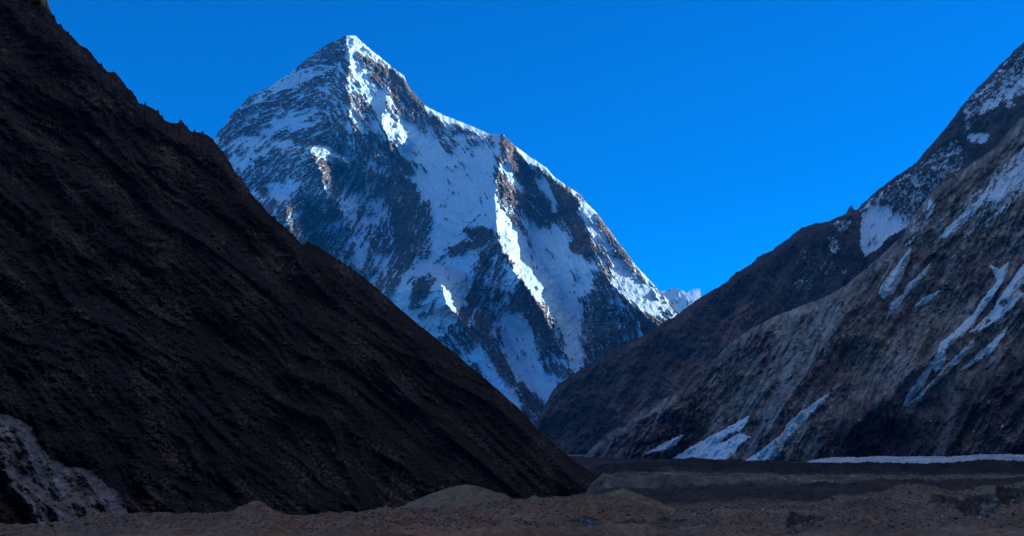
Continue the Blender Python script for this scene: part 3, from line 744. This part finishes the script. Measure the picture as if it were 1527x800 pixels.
# ================================================================== MORAINE MOUNDS
def mound(pxc, D0, apex_y, rx, ry, base_drop, cols, label, seed, sharp=1.15, gully=0.14, lean=0.0):
    r = np.linspace(0, 1.25, 70)[:, None]; a = np.linspace(0, 2 * math.pi, 181)[None, :]
    X0 = (pxc - CX) / F * D0; z0 = (HY - apex_y) / F * D0
    ca, sa = np.cos(a) + 0 * r, np.sin(a) + 0 * r
    warp = 1 + 0.16 * fbm(ca * 1.3 + seed, sa * 1.3 + 2.0, 3, 800 + seed)
    x = X0 + rx * r * ca * warp + lean * r; y = D0 + ry * r * sa * warp
    h = np.clip(1 - r, -0.3, 1) ** 1 if sharp == 1 else np.sign(1 - r) * np.abs(1 - r) ** sharp
    h = h - 0.05 * np.exp(-(r / 0.12) ** 2)
    g = gully * ridged(a * 7 / math.pi + 0.6 * fbm(r * 5, a, 2, 810 + seed), r * 1.3 + seed, 3, 820 + seed) * np.clip(r * 2.2, 0, 1) * np.clip(1.3 - r, 0, 1)
    z = z0 - base_drop * (1 - h) + base_drop * (g * 0.7) + 0.25 * fbm(x / 2.2, y / 2.2, 4, 830 + seed)
    m = Mat('mound_rubble')
    c = m.ramp(m.noise(0.35, 7, 0.75), [(0.3, cols[0]), (0.55, cols[1]), (0.75, cols[2])])
    o = grid_mesh('moraine_mound', np.stack([x, y, z], -1), m.out(c))
    return tag(o, label, 'mound', 'rubble mounds on the near moraine')
TAN = ((0.12, 0.082, 0.052), (0.26, 0.185, 0.115), (0.40, 0.30, 0.20))
BRN = ((0.065, 0.046, 0.036), (0.165, 0.120, 0.090), (0.27, 0.205, 0.16))
mound(694, 450, 719.5, 32, 26, 13, TAN, 'pale tan pointed rubble mound standing tallest against the dark slope', 1, 1.0, 0.2)
mound(797, 468, 737.5, 12, 14, 7, TAN, 'small pale rubble mound beside the tall tan one', 2, 1.2)
mound(928, 450, 726, 28, 22, 12, TAN, 'pale grey-tan mound at the tip of the dark slope', 3, 1.2)
mound(386, 424, 753.5, 13, 12, 6, BRN, 'small brown pointed mound in front of the black slope', 4, 1.15)
mound(520, 462, 761, 24, 14, 6, ((0.06, 0.063, 0.068), (0.125, 0.13, 0.14), (0.22, 0.23, 0.25)), 'low grey icy mound left of the tall tan mound', 5, 1.4, 0.2)
mound(1118, 415, 747.5, 26, 20, 9, BRN, 'rounded brown mound with ribbed side in the right middle of the near moraine', 6, 1.5, 0.22)

# ================================================================== FAR SNOW PEAK AND CLOUD
def build_behind():
    sky = [(940, 520), (960, 480), (985, 440), (996, 432), (1006, 429), (1014, 433), (1022, 441), (1032, 450), (1050, 470), (1090, 510), (1130, 560)]
    px, py, top = view_grid(sky, 940, 1130, 200, 140, 640, 0.5, 12, 901)
    D = 13600 + (640 - py) * 5 + np.clip(1006 - px, 0, 100) * 2 - 30 * ridged(px / 16, py / 30, 3, 902)
    snow = sstep(-0.3, 0.05, 0.12 + fbm(px / 7, py / 12, 4, 903))
    V = add_back(P(px, py, D), 3, 200, 0.1)
    o = grid_mesh('mountain', V, peak_material(), {'snow': pad_back(snow, 3), 'tone': pad_back(0.5 + 0 * px, 3)})
    tag(o, 'small distant snow peak behind the right foot of the great pyramid', 'mountain', kind='structure')
    import bmesh
    bm = bmesh.new()
    rng = random.Random(4)
    d0 = 16600.0
    for (x, y, r) in [(1034, 440, 9), (1028, 448, 11), (1037, 437, 8), (1020, 450, 12), (1008, 450, 12), (998, 446, 11), (988, 440, 8), (1041, 447, 8), (1016, 440, 8), (1003, 436, 7)]:
        c = P(np.float64(x), np.float64(y), np.float64(d0))
        g = bmesh.ops.create_icosphere(bm, subdivisions=3, radius=r * d0 / F)
        ph = [rng.uniform(0, 6) for _ in range(6)]
        for v in g['verts']:
            n = v.co.normalized()
            k = 1 + 0.16 * math.sin(5 * n.x + ph[0]) * math.sin(6 * n.z + ph[1]) + 0.10 * math.sin(11 * n.x + ph[2]) * math.sin(13 * n.z + ph[3])
            v.co = Vector((v.co.x * k, v.co.y * k, v.co.z * k * 0.85)) + Vector(c.tolist())
    me = bpy.data.meshes.new('cloud'); bm.to_mesh(me); bm.free()
    m = bpy.data.materials.new('cloud_vapour'); m.use_nodes = True; n = m.node_tree.nodes; n.clear()
    o_ = n.new('ShaderNodeOutputMaterial'); p = n.new('ShaderNodeVolumePrincipled'); tc = n.new('ShaderNodeTexCoord'); t = n.new('ShaderNodeTexNoise'); r = n.new('ShaderNodeMapRange')
    t.inputs['Scale'].default_value = 0.009; t.inputs['Detail'].default_value = 5
    r.inputs['From Min'].default_value = 0.44; r.inputs['From Max'].default_value = 0.75; r.inputs['To Max'].default_value = 0.030
    L = m.node_tree.links
    L.new(tc.outputs['Object'], t.inputs['Vector']); L.new(t.outputs['Fac'], r.inputs['Value']); L.new(r.outputs['Result'], p.inputs['Density'])
    p.inputs['Color'].default_value = (1, 1, 1, 1)
    L.new(p.outputs['Volume'], o_.inputs['Volume'])
    me.materials.append(m)
    o = bpy.data.objects.new('cloud', me); SC.collection.objects.link(o)
    tag(o, 'small white puff of cloud by the distant snow peak, above the dark ridge', 'cloud', kind='thing')
build_behind()

# ================================================================== STONES ON THE NEAR MORAINE
def stone_mesh(name, mat, seed):
    import bmesh
    rng = random.Random(seed)
    bm = bmesh.new()
    pts = []
    for _ in range(16):
        v = Vector((rng.gauss(0, 1), rng.gauss(0, 1), rng.gauss(0, 1))).normalized()
        pts.append(bm.verts.new((v.x * rng.uniform(.42, .6), v.y * rng.uniform(.35, .5), v.z * rng.uniform(.28, .42) + 0.2)))
    r = bmesh.ops.convex_hull(bm, input=pts)
    bmesh.ops.delete(bm, geom=[g for g in r['geom_interior'] if isinstance(g, bmesh.types.BMVert)], context='VERTS')
    bmesh.ops.bevel(bm, geom=list(bm.edges), offset=0.03, segments=1, affect='EDGES')
    me = bpy.data.meshes.new(name); bm.to_mesh(me); bm.free(); me.materials.append(mat)
    return me
def stone_mat(name, a, b):
    m = Mat(name, rough=0.85)
    return m.out(m.ramp(m.noise(3.0, 6, 0.7), [(0.3, a), (0.7, b)]))
def place_stones():
    rng = random.Random(77)
    kinds = [('brown', 95, (0.06, 0.045, 0.036), (0.15, 0.11, 0.085), 'angular dark brown boulder lying in the rubble of the near moraine', 'brown boulders on the near moraine'),
             ('pale', 70, (0.30, 0.25, 0.20), (0.46, 0.41, 0.36), 'pale grey boulder standing out against the brown rubble of the near moraine', 'pale boulders on the near moraine')]
    for k, n, a, b, label, group in kinds:
        mat = stone_mat(k + '_stone', a, b)
        protos = [bpy.data.objects.new('boulder', stone_mesh('boulder', mat, 100 + i + (50 if k == 'pale' else 0))) for i in range(6)]
        done = 0
        while done < n:
            px = rng.uniform(20, 1515)
            d = rng.uniform(300, 415)
            y = HY - float(ground_z(np.array([px]), np.array([d]))[0]) / d * F
            if y > 796: continue
            src = protos[done % 6]
            o = src if done < 6 else src.copy()
            SC.collection.objects.link(o)
            sz = rng.choice([0.6, 0.75, 0.85, 1.0, 1.3, 1.8]) * rng.uniform(0.85, 1.2) * (0.8 if k == 'pale' else 1.1)
            o.location = ((px - CX) / F * d, d, float(ground_z(np.array([px]), np.array([d]))[0]) - 0.08 * sz)
            o.rotation_euler = (rng.uniform(-.2, .2), rng.uniform(-.2, .2), rng.uniform(0, 6.28))
            o.scale = (sz, sz, sz * rng.uniform(.8, 1.15))
            tag(o, label, 'boulder', group)
            done += 1
place_stones()
def place_gravel():
    r = np.random.default_rng(5)
    n = 42000
    px = r.uniform(-30, 1560, n); d = 285 + 175 * r.random(n) ** 0.9
    z = ground_z(px, d)
    c = np.stack([(px - CX) / F * d, d, z], -1)
    sz = 0.08 + 0.36 * r.random(n) ** 3.2
    oct_ = np.array([(1, 0, 0), (0, 1, 0), (-1, 0, 0), (0, -1, 0), (0, 0, .8), (0, 0, -.6)])
    v = oct_[None] * (1 + 0.5 * (r.random((n, 6, 1)) - .5)) * sz[:, None, None]
    th = r.uniform(0, 6.28, n); cs, sn = np.cos(th)[:, None], np.sin(th)[:, None]
    v = np.stack([v[..., 0] * cs - v[..., 1] * sn, v[..., 0] * sn + v[..., 1] * cs, v[..., 2] + 0.3 * sz[:, None]], -1) + c[:, None, :]
    f = np.array([(0, 1, 4), (1, 2, 4), (2, 3, 4), (3, 0, 4), (1, 0, 5), (2, 1, 5), (3, 2, 5), (0, 3, 5)])
    F_ = (f[None] + 6 * np.arange(n)[:, None, None]).reshape(-1, 3)
    me = bpy.data.meshes.new('gravel')
    me.vertices.add(n * 6); me.vertices.foreach_set('co', v.astype(np.float32).ravel())
    me.loops.add(F_.size); me.loops.foreach_set('vertex_index', F_.astype(np.int32).ravel())
    me.polygons.add(len(F_)); me.polygons.foreach_set('loop_start', np.arange(0, F_.size, 3, dtype=np.int32))
    at = me.attributes.new('tone', 'FLOAT', 'POINT'); at.data.foreach_set('value', np.repeat(r.random(n), 6).astype(np.float32))
    me.update(calc_edges=True)
    m = Mat('gravel_stone')
    me.materials.append(m.out(m.ramp(m.attr('tone'), [(0.1, (0.04, 0.030, 0.024)), (0.55, (0.14, 0.095, 0.068)), (0.85, (0.26, 0.205, 0.16)), (1.0, (0.48, 0.42, 0.36))])))
    o = bpy.data.objects.new('gravel', me); SC.collection.objects.link(o); o['kind'] = 'stuff'
place_gravel()

# ================================================================== HAZE: the air of the valley
def build_haze():
    v = np.array([(x, y, z) for x in (-9000, 9000) for y in (-3500, 15500) for z in (-80, 5200)], float)
    f = [(0, 1, 3, 2), (4, 6, 7, 5), (0, 4, 5, 1), (2, 3, 7, 6), (0, 2, 6, 4), (1, 5, 7, 3)]
    me = bpy.data.meshes.new('haze'); me.from_pydata(v.tolist(), [], f); me.update()
    m = bpy.data.materials.new('haze'); m.use_nodes = True; n = m.node_tree.nodes; n.clear()
    o_ = n.new('ShaderNodeOutputMaterial'); p = n.new('ShaderNodeVolumePrincipled')
    p.inputs['Color'].default_value = (0.01, 0.27, 0.90, 1)
    p.inputs['Density'].default_value = HAZE
    p.inputs['Anisotropy'].default_value = 0.0
    m.node_tree.links.new(p.outputs['Volume'], o_.inputs['Volume'])
    me.materials.append(m)
    o = bpy.data.objects.new('haze', me); SC.collection.objects.link(o); o['kind'] = 'stuff'
build_haze()
